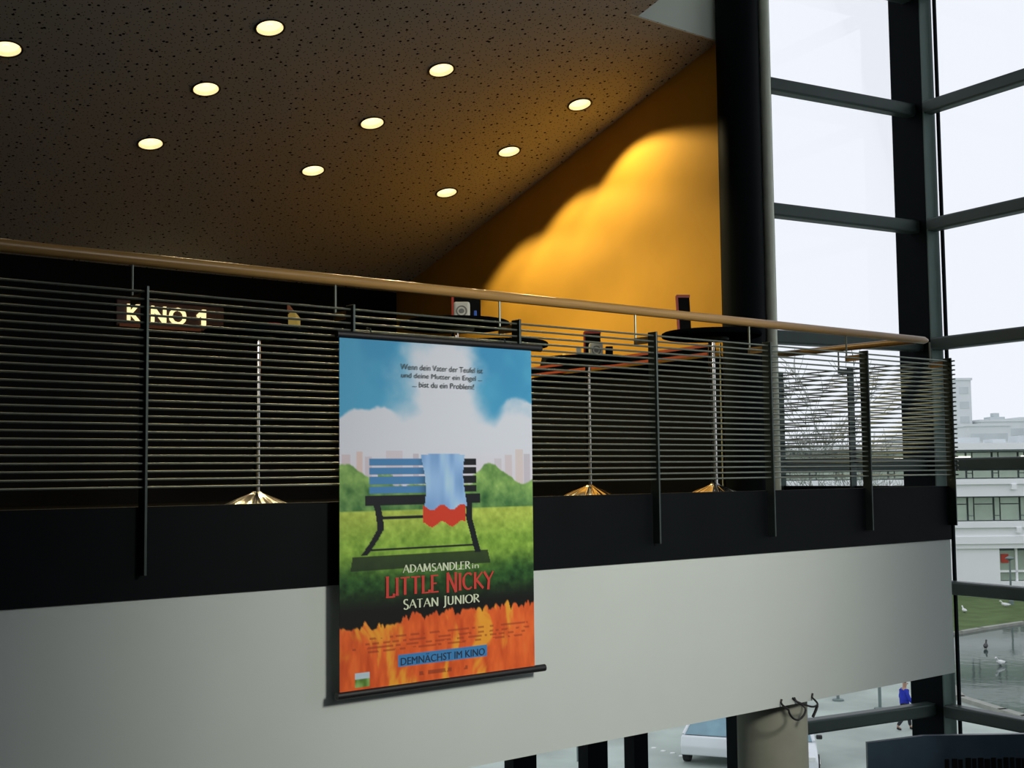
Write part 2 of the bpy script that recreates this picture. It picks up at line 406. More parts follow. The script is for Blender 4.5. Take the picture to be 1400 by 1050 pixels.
# ------------------------------------------------------------------ railing
rl = thing('balcony_railing', (2.05, YF, -0.40), 'steel balcony railing with many thin horizontal rods and wooden handrail', 'railing')
OX, OY, OZ = 2.05, YF, -0.40
def rbuild(mb, name, m, smooth=False, bevel=0.0):
    mb.v = [(a - OX, b - OY, c - OZ) for a, b, c in mb.v]
    return mb.build(name, m, rl, smooth, bevel)
RODZ = [-0.040 + (0.775 + 0.040) * k / 25 for k in range(26)]
PX = [0.05 + i for i in range(9)]
for x in PX:
    rbuild(MB().box(x - 0.006, x + 0.006, YF - 0.012, YF + 0.055, -0.40, 0.797), 'post', M['dark_steel'], False, 0.002)
    rbuild(MB().box(x - 0.004, x + 0.004, YF + 0.05, YF + 0.17, 0.735, 0.775), 'bracket', M['wood'])
    rbuild(MB().tube([(x, YF + 0.16, 0.74), (x, YF + 0.16, 0.925)], 0.006, 8), 'handrail_stem', M['steel'], True)
rodme = None
for z in RODZ:
    rbuild(MB().tube([(-1.0, YF + 0.012, z), (XE + 0.045, YF + 0.012, z)], 0.0053, 8), 'rod', M['steel'], True)
for z in RODZ:
    rbuild(MB().tube([(XE + 0.012, YF - 0.03, z), (XE + 0.012, 6.5, z)], 0.0053, 8), 'rod', M['steel'], True)
for y in (5.80, 6.48):
    rbuild(MB().box(XE - 0.045, XE + 0.03, y - 0.006, y + 0.006, -0.40, 0.797), 'post', M['dark_steel'], False, 0.002)
    rbuild(MB().box(XE - 0.16, XE - 0.04, y - 0.004, y + 0.004, 0.735, 0.775), 'bracket', M['dark_steel'])
    rbuild(MB().tube([(XE - 0.15, y, 0.74), (XE - 0.15, y, 0.925)], 0.006, 8), 'handrail_stem', M['steel'], True)
rbuild(MB().tube([(-1.0, 5.11, 0.935), (7.86, 5.11, 0.935), (7.98, 5.11, 0.935), (8.02, 5.11, 0.935)], [0.027, 0.027, 0.026, 0.014], 20), 'handrail', M['wood'], True)
rbuild(MB().tube([(XE - 0.15, 5.13, 0.930), (XE - 0.15, 6.62, 0.930)], 0.025, 20), 'handrail', M['wood'], True)

# ------------------------------------------------------------------ hanging poster
PX0, PW, PZ, PH, PY = 2.953, 1.144, 0.637, 1.62, 4.912
def vnoise(u, v, seed, period=64):
    rng = np.random.RandomState(seed); g = rng.rand(period + 1, period + 1)
    u = u % period; v = v % period
    iu = np.floor(u).astype(int); iv = np.floor(v).astype(int); fu = u - iu; fv = v - iv
    fu = fu * fu * (3 - 2 * fu); fv = fv * fv * (3 - 2 * fv)
    a = g[iv, iu]; b = g[iv, iu + 1]; c = g[iv + 1, iu]; d = g[iv + 1, iu + 1]
    return (a * (1 - fu) + b * fu) * (1 - fv) + (c * (1 - fu) + d * fu) * fv
def fbm(u, v, seed, oct_=4):
    r = 0; a = 0.5
    for i in range(oct_):
        r = r + a * vnoise(u * 2 ** i + 3.1 * i, v * 2 ** i + 1.7 * i, seed + i); a *= 0.5
    return r / (1 - 0.5 ** oct_)
def sstep(x, a, b):
    t = np.clip((x - a) / (b - a), 0, 1); return t * t * (3 - 2 * t)

def poster_print(u, v):
    """flat print of a park meadow, an empty bench and flames; returns sRGB 0..255"""
    def C(*c): return np.array(c, float)
    def mixc(img, c, m): return img * (1 - m[..., None]) + np.asarray(c, float) * m[..., None]
    img = np.zeros(u.shape + (3,)) + C(72, 156, 196)
    img = mixc(img, (52, 136, 184), sstep(fbm(u * 4, v * 5, 5), .45, .7) * .7)
    ang = np.arctan2(u - .52, v - .10 + 1e-6); rad = np.hypot((u - .52) * 1.0, v - .17)
    cloud = np.exp(-((u - .53) / (.22 + .22 * sstep(v, .14, .30))) ** 2) * sstep(v, -.12, .06) + .75 * sstep(v, .19, .32)
    cloud += 1.15 * (fbm(u * 4 + 2, v * 7, 11, 5) - .47) + .28 * (vnoise(ang * 7 + 20, rad * 2, 31) - .5) * sstep(v, .15, .25)
    cloud += .8 * sstep(v - .205 + .03 * np.sin(u * 9) - .03 * fbm(u * 14, v * 14, 15), 0, .02) * (1 - sstep(u, .18, .3))
    cloud += .55 * sstep(v - .165 - .03 * np.sin(u * 12) - .03 * fbm(u * 14, v * 14, 16), 0, .02) * sstep(u, .78, .86)
    img = mixc(img, (203, 209, 221), sstep(cloud, .25, .95))
    img = mixc(img, (205, 202, 214), sstep(v, .30, .38) * .75)
    for c0, c1, top, colr in ((.01, .05, .335, (196, 180, 186)), (.08, .105, .325, (205, 178, 172)), (.12, .15, .34, (190, 180, 190)), (.22, .30, .322, (196, 186, 196)), (.35, .38, .33, (180, 170, 184)),
                              (.84, .88, .335, (196, 186, 190)), (.90, .945, .318, (202, 188, 184)), (.95, .985, .33, (180, 176, 188)), (.78, .82, .345, (190, 186, 196))):
        img = mixc(img, colr, ((u > c0) & (u < c1) & (v > top) & (v < .45)).astype(float) * .75)
    tree_top = .392 - .03 * np.sin(u * 17 + 1.2) * (np.abs(u - .42) > .24) + .022 * (fbm(u * 26, v * 0 + .5, 41) - .5) + .03 * ((u > .25) & (u < .66))
    tm = sstep(v - tree_top, -.002, .004)
    tn = fbm(u * 22, v * 30, 51)
    tcol = C(118, 158, 84) + (tn[..., None] - .5) * C(120, 110, 70) - sstep(v, .40, .495)[..., None] * C(45, 40, 20)
    img = img * (1 - tm[..., None]) + tcol * tm[..., None]
    gm = sstep(v, .493, .497)
    gn = fbm(u * 40, v * 60, 61)[..., None]
    g0 = C(164, 184, 78) + (gn - .5) * C(60, 60, 40)
    g1 = C(124, 162, 60) + (gn - .5) * C(70, 70, 40)
    g2 = C(34, 74, 30) + (gn - .5) * C(60, 80, 40)
    k1 = sstep(v, .50, .60)[..., None]; k2 = sstep(v + .05 * (fbm(u * 5, v * 5, 71) - .5), .615, .70)[..., None]; k3 = sstep(v, .70, .785)[..., None]
    gr = (g0 * (1 - k1) + g1 * k1); gr = gr * (1 - k2) + g2 * k2; gr = gr * (1 - k3) + C(12, 16, 12) * k3
    img = img * (1 - gm[..., None]) + gr * gm[..., None]
    sh = ((u > .06 - (v - .625) * .3) & (u < .74 + (v - .625) * .4) & (v > .622) & (v < .662)).astype(float)
    img = mixc(img, (26, 40, 24), sh * .8)
    # bench
    dark = C(14, 20, 26)
    for i in range(4):
        a = .344 + i * .027
        m = ((u > .14) & (u < .68) & (v > a) & (v < a + .021)).astype(float)
        img = img * (1 - m[..., None]) + m[..., None] * (C(70, 126, 176) * (1 - sstep(u, .36, .5))[..., None] + dark * sstep(u, .36, .5)[..., None])
    img = mixc(img, dark, ((u > .118) & (u < .70) & (v > .450) & (v < .479)).astype(float))
    lx = .17 + .02 * np.sin((v - .47) * 22) - np.maximum(0, v - .55) * .75
    img = mixc(img, dark, ((np.abs(u - lx) < .016) & (v > .47) & (v < .62)).astype(float))
    rx = .642 + np.maximum(0, v - .53) * .45
    img = mixc(img, dark, ((np.abs(u - rx) < .016) & (v > .47) & (v < .63)).astype(float))
    img = mixc(img, dark, ((u > .19) & (u < .65) & (np.abs(v - .516) < .0035)).astype(float))
    img = mixc(img, dark, ((u > .14) & (u < .68) & (np.abs(v - .605) < .0025)).astype(float))
    # pale blue blanket with a red border thrown over the bench
    hem = .490 + .008 * np.sin(u * 60)
    bl = ((u > .395 + .02 * np.sin(v * 18)) & (u < .625 - .015 * np.sin(v * 20)) & (v > .330 + .35 * (u - .51) ** 2) & (v < hem)).astype(float)
    bcol = C(140, 178, 222) + (vnoise(u * 40, v * 12, 81)[..., None] - .5) * C(60, 54, 40)
    img = img * (1 - bl[..., None]) + bcol * bl[..., None]
    rd = ((u > .40) & (u < .62) & (v >= hem) & (v < hem + .050)).astype(float)
    img = mixc(img, (196, 58, 36), rd)
    # black seam and flames
    top = .812 - .028 * sstep(u, .55, 1.0) + .012 * np.sin(u * 7 + 1)
    spk = np.abs(vnoise(u * 26, v * 3, 91) - .5) * .055 + np.abs(vnoise(u * 60, v * 6, 95) - .5) * .03
    fl = sstep(v - (top - spk + .012), -.002, .004)
    img = mixc(img, (12, 14, 12), sstep(v, .755, .79) * (1 - fl) * .9)
    fn = fbm(u * 16 + 2 * vnoise(u * 8, v * 8, 97), v * 9, 101)
    fn2 = fbm(u * 30, v * 14, 111)
    fcol = C(214, 92, 40) + (fn2[..., None] - .5) * C(70, 60, 30)
    fcol = fcol * (1 - sstep(fn, .53, .74)[..., None] * .8) + C(228, 168, 50) * (sstep(fn, .53, .74)[..., None] * .8)
    img = img * (1 - fl[..., None]) + fcol * fl[..., None]
    for i, (a, b) in enumerate(((.14, .96), (.10, .97), (.06, .95), (.13, .93))):       # unreadable small print
        m = ((u > a) & (u < b) & (np.abs(v - (.856 + i * .0125)) < .0028)).astype(float) * (vnoise(u * 62, v * 40, 121 + i) > .42)
        img = mixc(img, (140, 56, 34), m * .55)
    m = ((u > .38) & (u < .63) & (np.abs(v - .970) < .005)).astype(float) * (vnoise(u * 58, v * 20, 131) > .45)
    img = mixc(img, (120, 52, 34), m * .6)
    m = ((u > .275) & (u < .731) & (v > .910) & (v < .945)).astype(float)
    img = mixc(img, (58, 122, 176), m)
    m = ((u > .07) & (u < .138) & (v > .948) & (v < .986)).astype(float)
    lg = np.where((v < .964)[..., None], C(176, 196, 206), C(96, 132, 60) + (vnoise(u * 60, v * 60, 141)[..., None] - .5) * 90)
    img = img * (1 - m[..., None]) + lg * m[..., None]
    return np.clip(img, 0, 255)

def poster_sheet(parent):
    nu, nv = 250, 350
    uu, vv = np.meshgrid(np.linspace(0, 1, nu), np.linspace(0, 1, nv))
    rgb = poster_print(uu, vv) / 255.0
    rl_ = np.where(rgb <= .04045, rgb / 12.92, ((rgb + .055) / 1.055) ** 2.4)
    sag = -0.006 * np.sin(uu * math.pi) * np.sin(vv * math.pi)
    V = np.stack([uu * PW, sag, -vv * PH], -1).reshape(-1, 3)
    idx = np.arange(nu * nv).reshape(nv, nu)
    fr = np.stack([idx[:-1, :-1], idx[1:, :-1], idx[1:, 1:], idx[:-1, 1:]], -1).reshape(-1, 4)
    n = nu * nv
    back = np.array([(0, .003, 0), (PW, .003, 0), (PW, .003, -PH), (0, .003, -PH)])
    V = np.concatenate([V, back]); faces = [tuple(int(q) for q in r) for r in fr]
    faces += [(n, n + 1, n + 2, n + 3)]
    faces += [(n, int(idx[0, 0]), int(idx[0, -1]), n + 1), (n + 2, int(idx[-1, -1]), int(idx[-1, 0]), n + 3)]
    me = bpy.data.meshes.new('print_sheet'); me.from_pydata(V.tolist(), [], faces); me.update()
    ca = me.color_attributes.new('print', 'FLOAT_COLOR', 'POINT')
    cols = np.ones((len(V), 4)); cols[:n, :3] = np.minimum(rl_.reshape(-1, 3) * 1.15, 0.86); cols[n:, :3] = 0.7
    ca.data.foreach_set('color', cols.ravel())
    m = bpy.data.materials.new('printed_paper'); m.use_nodes = True
    nt = m.node_tree; b = nt.nodes['Principled BSDF']; b.inputs['Roughness'].default_value = 0.5; b.inputs['Specular IOR Level'].default_value = 0.25
    at = nt.nodes.new('ShaderNodeAttribute'); at.attribute_name = 'print'
    nt.links.new(at.outputs['Color'], b.inputs['Base Color'])
    me.materials.append(m)
    return put('print_sheet', me, parent, True)

po = thing('film_poster', (PX0, PY, PZ), 'large hanging film poster of a sunny meadow above orange flames', 'poster')
sheet = poster_sheet(po)
MB().tube([(-0.012, 0.006, 0.012), (PW + 0.07, 0.006, 0.012)], 0.018, 12).build('top_bar', M['black_rubber'], po, True)
MB().tube([(-0.012, 0.006, -PH - 0.006), (PW + 0.07, 0.006, -PH - 0.006)], 0.018, 12).build('bottom_bar', M['black_rubber'], po, True)
for x in (0.18, PW - 0.16):
    MB().tube([(x, 0.006, 0.02), (x, 0.02, 0.050), (x, 0.050, 0.056), (x, 0.056, 0.03)], 0.004, 6).build('hook', M['dark_steel'], po, True)

M['ink_dark'] = mat('dark_grey_ink', lin((62, 72, 70)), 0.6, var=0.05, scale=30)
M['ink_red'] = mat('red_ink', lin((196, 52, 40)), 0.6, var=0.08, scale=30)
M['ink_pale'] = mat('pale_green_ink', lin((206, 216, 186)), 0.6, var=0.05, scale=30)
M['ink_navy'] = mat('navy_ink', lin((24, 44, 72)), 0.6, var=0.05, scale=30)
def print_text(body, u0, u1, v0, v1, m, lift=0.0075):
    v, f = glyphs(body, 'lettering')
    pts = [((u0 + (u1 - u0) * a) * PW, -lift, -(v1 + (v0 - v1) * b) * PH) for a, b in v]
    me = bpy.data.meshes.new('lettering'); me.from_pydata(pts, [], f); me.update(); me.materials.append(m)
    o_ = put('lettering', me, sheet); o_['kind'] = 'stuff'
    return o_
print_text('Wenn dein Vater der Teufel ist', .292, .721, .067, .0835, M['ink_dark'])
print_text('und deine Mutter ein Engel ...', .295, .716, .093, .112, M['ink_dark'])
print_text('... bist du ein Problem!', .350, .672, .118, .1345, M['ink_dark'])
print_text('DEMNÄCHST IM KINO', .288, .720, .914, .940, M['ink_navy'], 0.0035)

def arc(cx, cy, rx, ry, a0, a1, n=10):
    return [(cx + rx * math.cos(math.radians(a0 + (a1 - a0) * i / n)), cy + ry * math.sin(math.radians(a0 + (a1 - a0) * i / n))) for i in range(n + 1)]
GL = {   # thick-and-thin display capitals as pen strokes
 'A': (.72, [[(0, 0), (.36, 1)], [(.36, 1), (.72, 0)], [(.14, .36), (.56, .36)]]),
 'C': (.70, [arc(.40, .5, .38, .5, 50, 310)]),
 'D': (.72, [[(.1, 0), (.1, 1)], [(.0, 1), (.2, 1)] + arc(.2, .5, .5, .5, 90, -90) + [(.0, 0)]]),
 'E': (.56, [[(.1, 0), (.1, 1)], [(0, 1), (.54, 1)], [(.1, .52), (.42, .52)], [(0, 0), (.56, 0)]]),
 'I': (.24, [[(.12, 0), (.12, 1)], [(.02, 1), (.22, 1)], [(.02, 0), (.22, 0)]]),
 'J': (.34, [[(.22, 1), (.22, .05)] , [(.22, .05), (.16, -.12), (.0, -.16)], [(.1, 1), (.34, 1)]]),
 'K': (.70, [[(.1, 0), (.1, 1)], [(.64, 1), (.12, .46)], [(.2, .54), (.72, 0)]]),
 'L': (.54, [[(.1, 0), (.1, 1)], [(0, 0), (.54, 0), (.56, .14)], [(.0, 1), (.2, 1)]]),
 'M': (.90, [[(.08, 0), (.14, 1)], [(.14, 1), (.46, .1)], [(.46, .1), (.78, 1)], [(.78, 1), (.86, 0)]]),
 'N': (.78, [[(.1, 0), (.1, 1)], [(.1, 1), (.7, 0)], [(.7, 0), (.7, 1)]]),
 'O': (.82, [arc(.41, .5, .40, .5, 0, 360, 20)]),
 'R': (.66, [[(.1, 0), (.1, 1)], [(.0, 1), (.2, 1)] + arc(.22, .75, .34, .25, 90, -90) + [(.1, .5)], [(.26, .5), (.68, 0)]]),
 'S': (.50, [arc(.26, .75, .22, .25, 40, 180, 6) + [(.10, .58), (.40, .42)] + arc(.24, .25, .24, .25, 20, -150, 7)]),
 'T': (.64, [[(.32, 0), (.32, 1)], [(0, 1), (.64, 1)]]),
 'U': (.72, [[(.1, 1), (.1, .3)] + arc(.36, .3, .26, .3, 180, 360, 10) + [(.62, 1)]]),
 'Y': (.70, [[(0, 1), (.36, .48)], [(.70, 1), (.36, .48)], [(.36, .48), (.30, -.10)]]),
 ' ': (.36, []),
}
def display_text(body, u0, u1, v0, v1, m, thick=.15, thin=.05, tall_first=False):
    single = tall_first and thick > .185
    mb = MB(); x = 0.0; total = sum(GL[c][0] + .12 for c in body) - .12
    words = body.split(' '); firsts = {0}; p = 0
    for wd_ in words[:-1]: p += len(wd_) + 1; firsts.add(p)
    for ci, c in enumerate(body):
        wd_, strokes = GL[c]; ex = 1.18 if (tall_first and ci in firsts) else 1.0
        for st in strokes:
            for (ax, ay), (bx_, by) in zip(st[:-1], st[1:]):
                dx, dy = bx_ - ax, by - ay; L_ = math.hypot(dx, dy) or 1e-6
                wt = thin + (thick - thin) * abs(dy / L_)
                if dx * dy > 0 and abs(dx) > .1: wt = thin + (thick - thin) * .25
                nx, ny = -dy / L_ * wt / 2, dx / L_ * wt / 2; ex_, ey_ = dx / L_ * wt * .12, dy / L_ * wt * .12
                q = [(ax + nx - ex_, ay + ny - ey_), (ax - nx - ex_, ay - ny - ey_), (bx_ - nx + ex_, by - ny + ey_), (bx_ + nx + ex_, by + ny + ey_)]
                mb.poly([((u0 + (u1 - u0) * (x + a) / total) * PW, -0.0075 + .00005 * (len(mb.f) % 5), -(v1 + (v0 - v1) * (b * ex - (ex - 1) * .5)) * PH) for a, b in q])
        x += wd_ + .12
        if single and mb.f:
            mb.build('letter', m, sheet); mb = MB()
    if mb.f:
        o_ = mb.build('lettering', m, sheet); o_['kind'] = 'stuff'
display_text('ADAM', .298, .435, .654, .676, M['ink_pale'], .2, .06)
display_text('SANDLER', .443, .640, .655, .677, M['ink_pale'], .2, .06)
print_text('in', .652, .688, .662, .677, M['ink_pale'])
display_text('LITTLE NICKY', .214, .766, .690, .738, M['ink_red'], .19, .085, True)
display_text('SATAN JUNIOR', .300, .688, .755, .779, M['ink_pale'], .18, .06, True)

# ------------------------------------------------------------------ downlights
def make_downlight():
    root = thing('downlight', (0, 0, 0), 'x', 'lamp')
    prof = [(0.098, 0.0), (0.108, -0.002), (0.112, -0.006), (0.108, -0.010), (0.097, -0.008)]
    mb = MB(); n = 36
    for r, z in prof:
        for k in range(n): mb.v.append((r * math.cos(2 * math.pi * k / n), r * math.sin(2 * math.pi * k / n), z))
    for i in range(len(prof)):
        for k in range(n):
            a = i * n + k; b = i * n + (k + 1) % n; j = ((i + 1) % len(prof)) * n
            mb.f.append((a, b, j + (k + 1) % n, j + k))
    mb.build('trim_ring', M['lamp_ring'], root, True)
    rf = MB(); pr = [(0.0975, -0.003), (0.094, 0.03), (0.080, 0.09), (0.055, 0.125)]
    for r, z in pr:
        for k in range(n): rf.v.append((r * math.cos(2 * math.pi * k / n), r * math.sin(2 * math.pi * k / n), z))
    for i in range(len(pr) - 1):
        for k in range(n):
            a = i * n + k; b = i * n + (k + 1) % n; rf.f.append((a, b, b + n, a + n))
    rf.build('reflector', M['reflector'], root, True)
    MB().lathe([(0.02, 0.020), (0.075, 0.022), (0.090, 0.028), (0.088, 0.034), (0.02, 0.036)], (0, 0, 0), 36).build('frosted_lens', M['lamp'], root, True)
    MB().lathe([(0.012, 0.010), (0.020, 0.014), (0.020, 0.022), (0.012, 0.024)], (0, 0, 0), 16).build('lens_boss', M['lamp'], root, True)
    ld_ = bpy.data.lights.new('downlight_beam', 'SPOT'); ld_.energy = DOWNLIGHT_W; ld_.color = (1.0, 0.80, 0.42)
    ld_.spot_size = math.radians(124); ld_.spot_blend = 0.28; ld_.shadow_soft_size = 0.03
    lo = bpy.data.objects.new('downlight_beam', ld_); COL.objects.link(lo); lo.parent = root; lo.location = (0, 0, -0.012)
    return root
proto = make_downlight()
where = ['front row of lamps, leftmost in that row', 'front row of lamps, middle of that row', 'front row of lamps, closest to the orange wall',
         'middle row of lamps, cut by the left picture edge', 'middle row of lamps, second from the left', 'middle row of lamps, second from the orange wall', 'middle row of lamps, closest to the orange wall',
         'rear row of lamps, leftmost in that row', 'rear row of lamps, middle of that row', 'rear row of lamps, closest to the orange wall']
for i, (x, y) in enumerate(LIGHTS):
    d = proto if i == 0 else copy_tree(proto)
    d.location = (x, y, ceil_z(y)); d.rotation_euler = ceil_rot
    tag(d, 'glowing round downlight, ' + where[i], 'lamp', 'ceiling downlights')
    for ch in d.children:
        if ch.type == 'LIGHT':
            ch.data = ch.data.copy(); ch.data.energy = DOWNLIGHT_W * (0.88 if x > 6.5 else 0.95 if x > 5 else 0.35)

# added spotlight, out of view, brightens the balcony front and poster
SP = Vector((4.6, -2.2, 2.3)); aim = (Vector((4.6, 5.0, -0.7)) - SP).normalized()
sl = thing('added_spotlight', SP, 'added unseen spotlight brightening the balcony front and poster', 'lamp')
q = aim.to_track_quat('-Z', 'Y')
hd = MB().lathe([(0.05, 0.16), (0.09, 0.12), (0.13, -0.02), (0.14, -0.06), (0.125, -0.06), (0.11, -0.02), (0.03, 0.10)], (0, 0, 0), 28).build('housing', M['black_rubber'], sl, True)
hd.rotation_mode = 'QUATERNION'; hd.rotation_quaternion = q
MB().tube([(0, 0, 0.12), (0, 0, ZT - SP.z)], 0.012, 8).build('stem', M['dark_steel'], sl, True)
ls = bpy.data.lights.new('spot_beam', 'SPOT'); ls.energy = SPOT_W; ls.color = (1.0, 0.97, 0.88); ls.spot_size = math.radians(50); ls.spot_blend = 1.0; ls.shadow_soft_size = 0.55
lo = bpy.data.objects.new('spot_beam', ls); COL.objects.link(lo); lo.parent = sl; lo.location = aim * 0.25; lo.rotation_mode = 'QUATERNION'; lo.rotation_quaternion = q

# ------------------------------------------------------------------ standing tables
def make_table():
    root = thing('standing_table', (0, 0, 0), 'x', 'table')
    MB().lathe([(0.02, 1.112), (0.30, 1.112), (0.322, 1.118), (0.328, 1.130), (0.322, 1.144), (0.31, 1.15), (0.02, 1.15)], (0, 0, 0), 56).build('table_top', M['black_top'], root, True)
    MB().lathe([(0.02, 1.09), (0.10, 1.092), (0.115, 1.1), (0.115, 1.1125), (0.02, 1.1125)], (0, 0, 0), 32).build('top_plate', M['dark_steel'], root, True)
    MB().lathe([(0.022, 0.12), (0.022, 1.092)], (0, 0, 0), 24).build('pole', M['chrome'], root, True)
    MB().lathe([(0.27, 0.0), (0.30, 0.004), (0.298, 0.014), (0.25, 0.050), (0.19, 0.084), (0.12, 0.116), (0.06, 0.140), (0.034, 0.150), (0.024, 0.16)], (0, 0, 0), 120, 0.030, 20).build('fluted_foot', M['chrome'], root, True)
    return root
TB = {'a': (3.58, 6.93), 'b': (6.55, 7.16), 'c': (6.50, 5.83), 'd': (4.33, 5.89), 'e': (5.27, 6.64)}
tl = {'a': 'round black standing table left of the poster, chrome pole and fluted foot', 'b': 'round black standing table right of the poster, close to the orange wall',
      'c': 'round black standing table nearest the black column', 'd': 'round black standing table above the poster holding a white napkin box', 'e': 'empty round black standing table at the upper right poster corner'}
tp = make_table()
for i, (k, (x, y)) in enumerate(TB.items()):
    t = tp if i == 0 else copy_tree(tp)
    t.location = (x, y, FLOOR); t.scale = (1.06,) * 3 if k == 'c' else (1, 1, 1); tag(t, tl[k], 'table', 'standing tables in the foyer')
TT = FLOOR + 1.15
def napkin_box(loc, rz, s, label):
    r = thing('napkin_dispenser', loc, label, 'dispenser', rz=rz)
    MB().box(-s / 2, s / 2, -s / 2, s / 2, 0, s * 1.08).build('box', M['white_card'], r, False, 0.012)
    mb = MB(); n = 24
    for rr in (s * .26, s * .34):
        for k in range(n): mb.v.append((rr * math.cos(2 * math.pi * k / n), -s / 2 - .002, s * .5 + rr * math.sin(2 * math.pi * k / n)))
    for k in range(n): mb.f.append((k, (k + 1) % n, n + (k + 1) % n, n + k))
    mb.build('round_emblem', M['grey_ring'], r)
    mb = MB(); mb.v = [(s * .17 * math.cos(2 * math.pi * k / n), -s / 2 - .002, s * .5 + s * .15 * math.sin(2 * math.pi * k / n)) for k in range(n)]; mb.f = [tuple(range(n))]
    mb.build('emblem_centre', M['grey_ring'], r)
    return r
def menu_stand(loc, rz, w_, h_, tilt, label, edge=True):
    r = thing('menu_stand', loc, label, 'menu', rz=rz)
    t = math.tan(tilt)
    MB().box(-w_ * .32, w_ * .32, -0.035, 0.035, 0, 0.018).build('foot', M['black_card'], r, False, 0.004)
    MB().prism([(-w_ / 2, 0, .015), (w_ / 2, 0, .015), (w_ / 2, h_ * t, h_), (-w_ / 2, h_ * t, h_)], (0, 0.012, 0)).build('card', M['black_card'], r)
    if edge:
        MB().prism([(-w_ / 2 - .004, h_ * t - .003, h_ - .012), (w_ / 2 + .004, h_ * t - .003, h_ - .012), (w_ / 2 + .004, h_ * t - .003, h_ + .008), (-w_ / 2 - .004, h_ * t - .003, h_ + .008)], (0, .018, 0)).build('top_edge', M['red'], r)
        MB().prism([(-w_ / 2 - .010, -.003, .02), (-w_ / 2 + .004, -.003, .02), (-w_ / 2 + .004, h_ * t - .003, h_), (-w_ / 2 - .010, h_ * t - .003, h_)], (0, .018, 0)).build('side_edge', M['red'], r)
    return r
CR = math.radians(-38)
napkin_box((4.315, 5.80, TT), CR, 0.095, 'white napkin box with a round grey emblem on the table above the poster')
menu_stand((4.45, 5.93, TT), CR, 0.165, 0.175, 0.05, 'black menu card with red edge behind the white napkin box')
o = MB().box(-.008, .008, -.03, .03, 0, .055).build('blue_matchbook', M['blue_card'], None, False, .003); o.location = (4.395, 5.775, TT); o.rotation_euler = (0, 0, CR)
tag(o, 'tiny blue matchbook right of the round-emblem napkin box', 'matchbook')
menu_stand((6.40, 5.98, FLOOR + 1.15 * 1.06), math.radians(-30), 0.088, 0.27, 0.12, 'slim black menu card with red edge on table nearest black column')
napkin_box((6.60, 7.12, TT), CR, 0.105, 'white napkin box on the table close to the orange wall')
menu_stand((6.66, 7.22, TT), CR, 0.125, 0.215, 0.02, 'black menu card with red top behind napkin box near orange wall')
o = MB().box(-.028, .028, -.02, .02, 0, .09).build('card_box', M['black_card'], None, False, .004); o.location = (6.705, 7.08, TT); o.rotation_euler = (0, 0, CR)
tag(o, 'small black card box right of the napkin box near orange wall', 'box')
o = MB().box(-.02, .02, -.02, .02, 0, .09).build('flyer_stack', M['white_card'], None, False, .003); o.location = (6.50, 7.21, TT); o.rotation_euler = (0, 0, CR)
tag(o, 'pale stack of flyers left of the napkin box near orange wall', 'flyers')
# folded brown and cream table card and red ashtray on the left table
r = thing('table_card', (3.75, 6.80, TT), 'folded brown and cream table card on table left of the poster', 'card', rz=CR)
MB().prism([(-.03, 0, .115), (.045, .0, .075), (-.03, 0, .175)], (0, .01, 0)).build('brown_flap', M['brown_card'], r)
MB().prism([(-.02, -.012, 0), (.05, -.012, 0), (.05, 0, .075), (.01, 0, .125), (-.025, 0, .10)], (0, .01, 0)).build('cream_face', M['yellow_card'], r)
o = MB().lathe([(.035, 0), (.055, .004), (.060, .028), (.052, .028), (.046, .012), (.01, .010)], (0, 0, 0), 28).build('ashtray', M['red'], None, True); o.location = (3.60, 6.78, TT)
tag(o, 'flat round red ashtray on table left of the poster', 'ashtray')
# leaning board with a yellow edge on the wall ledge
r = thing('leaning_board', (7.72, 8.98, 1.022), 'small dark notice board with yellow edge leaning on the wall ledge', 'board', rz=math.radians(-88))
MB().prism([(-.14, 0, 0), (.16, 0, 0), (.16, .03, .10), (-.14, .03, .10)], (0, .02, 0)).build('panel', M['black_card'], r)
MB().prism([(.16, -.004, 0), (.20, -.004, 0), (.20, .026, .125), (.16, .026, .125)], (0, .02, 0)).build('edge', M['yellow_card'], r)

# ------------------------------------------------------------------ cinema sign
sg = thing('cinema_sign', (4.65, 11.93, 1.50), 'lit cinema hall sign with cream letters on a maroon box', 'sign')
MB().box(-0.02, 1.13, 0.0, 0.069, 0.0, 0.27).build('box', M['sign_box'], sg, False, 0.01)
MB().box(0.0, 0.86, -0.03, 0.0, -0.005, 0.022).build('lower_ledge', M['brown_card'], sg)
def solid_text(body, x0, x1, z0, z1, parent):
    v, f = glyphs(body, 'letter', 0.018); n = len(v)
    pts = [(x0 + (x1 - x0) * a, -0.02, z0 + (z1 - z0) * b) for a, b in v] + [(x0 + (x1 - x0) * a, 0.001, z0 + (z1 - z0) * b) for a, b in v]
    faces = list(f) + [tuple(n + i for i in reversed(q)) for q in f]
    cnt = {}
    for q in f:
        for i in range(len(q)):
            e = (q[i], q[(i + 1) % len(q)]); cnt[e] = 1
    for (a, b) in cnt:
        if (b, a) not in cnt: faces.append((a, n + a, n + b, b))
    me = bpy.data.meshes.new('letter'); me.from_pydata(pts, [], faces); me.update(); me.materials.append(M['sign_letter'])
    return put('letter', me, parent)
xx = 0.085
for c, wdt in (('K', .145), ('I', .04), ('N', .155), ('O', .185), (None, .05)):
    if c: solid_text(c, xx, xx + wdt, 0.045, 0.225, sg)
    xx += wdt + 0.032
MB().prism([(xx + .055, -.02, .045), (xx + .10, -.02, .045), (xx + .10, -.02, .225), (xx + .062, -.02, .225), (xx, -.02, .165), (xx + .012, -.02, .130), (xx + .055, -.02, .158)], (0, .021, 0)).build('letter', M['sign_letter'], sg)

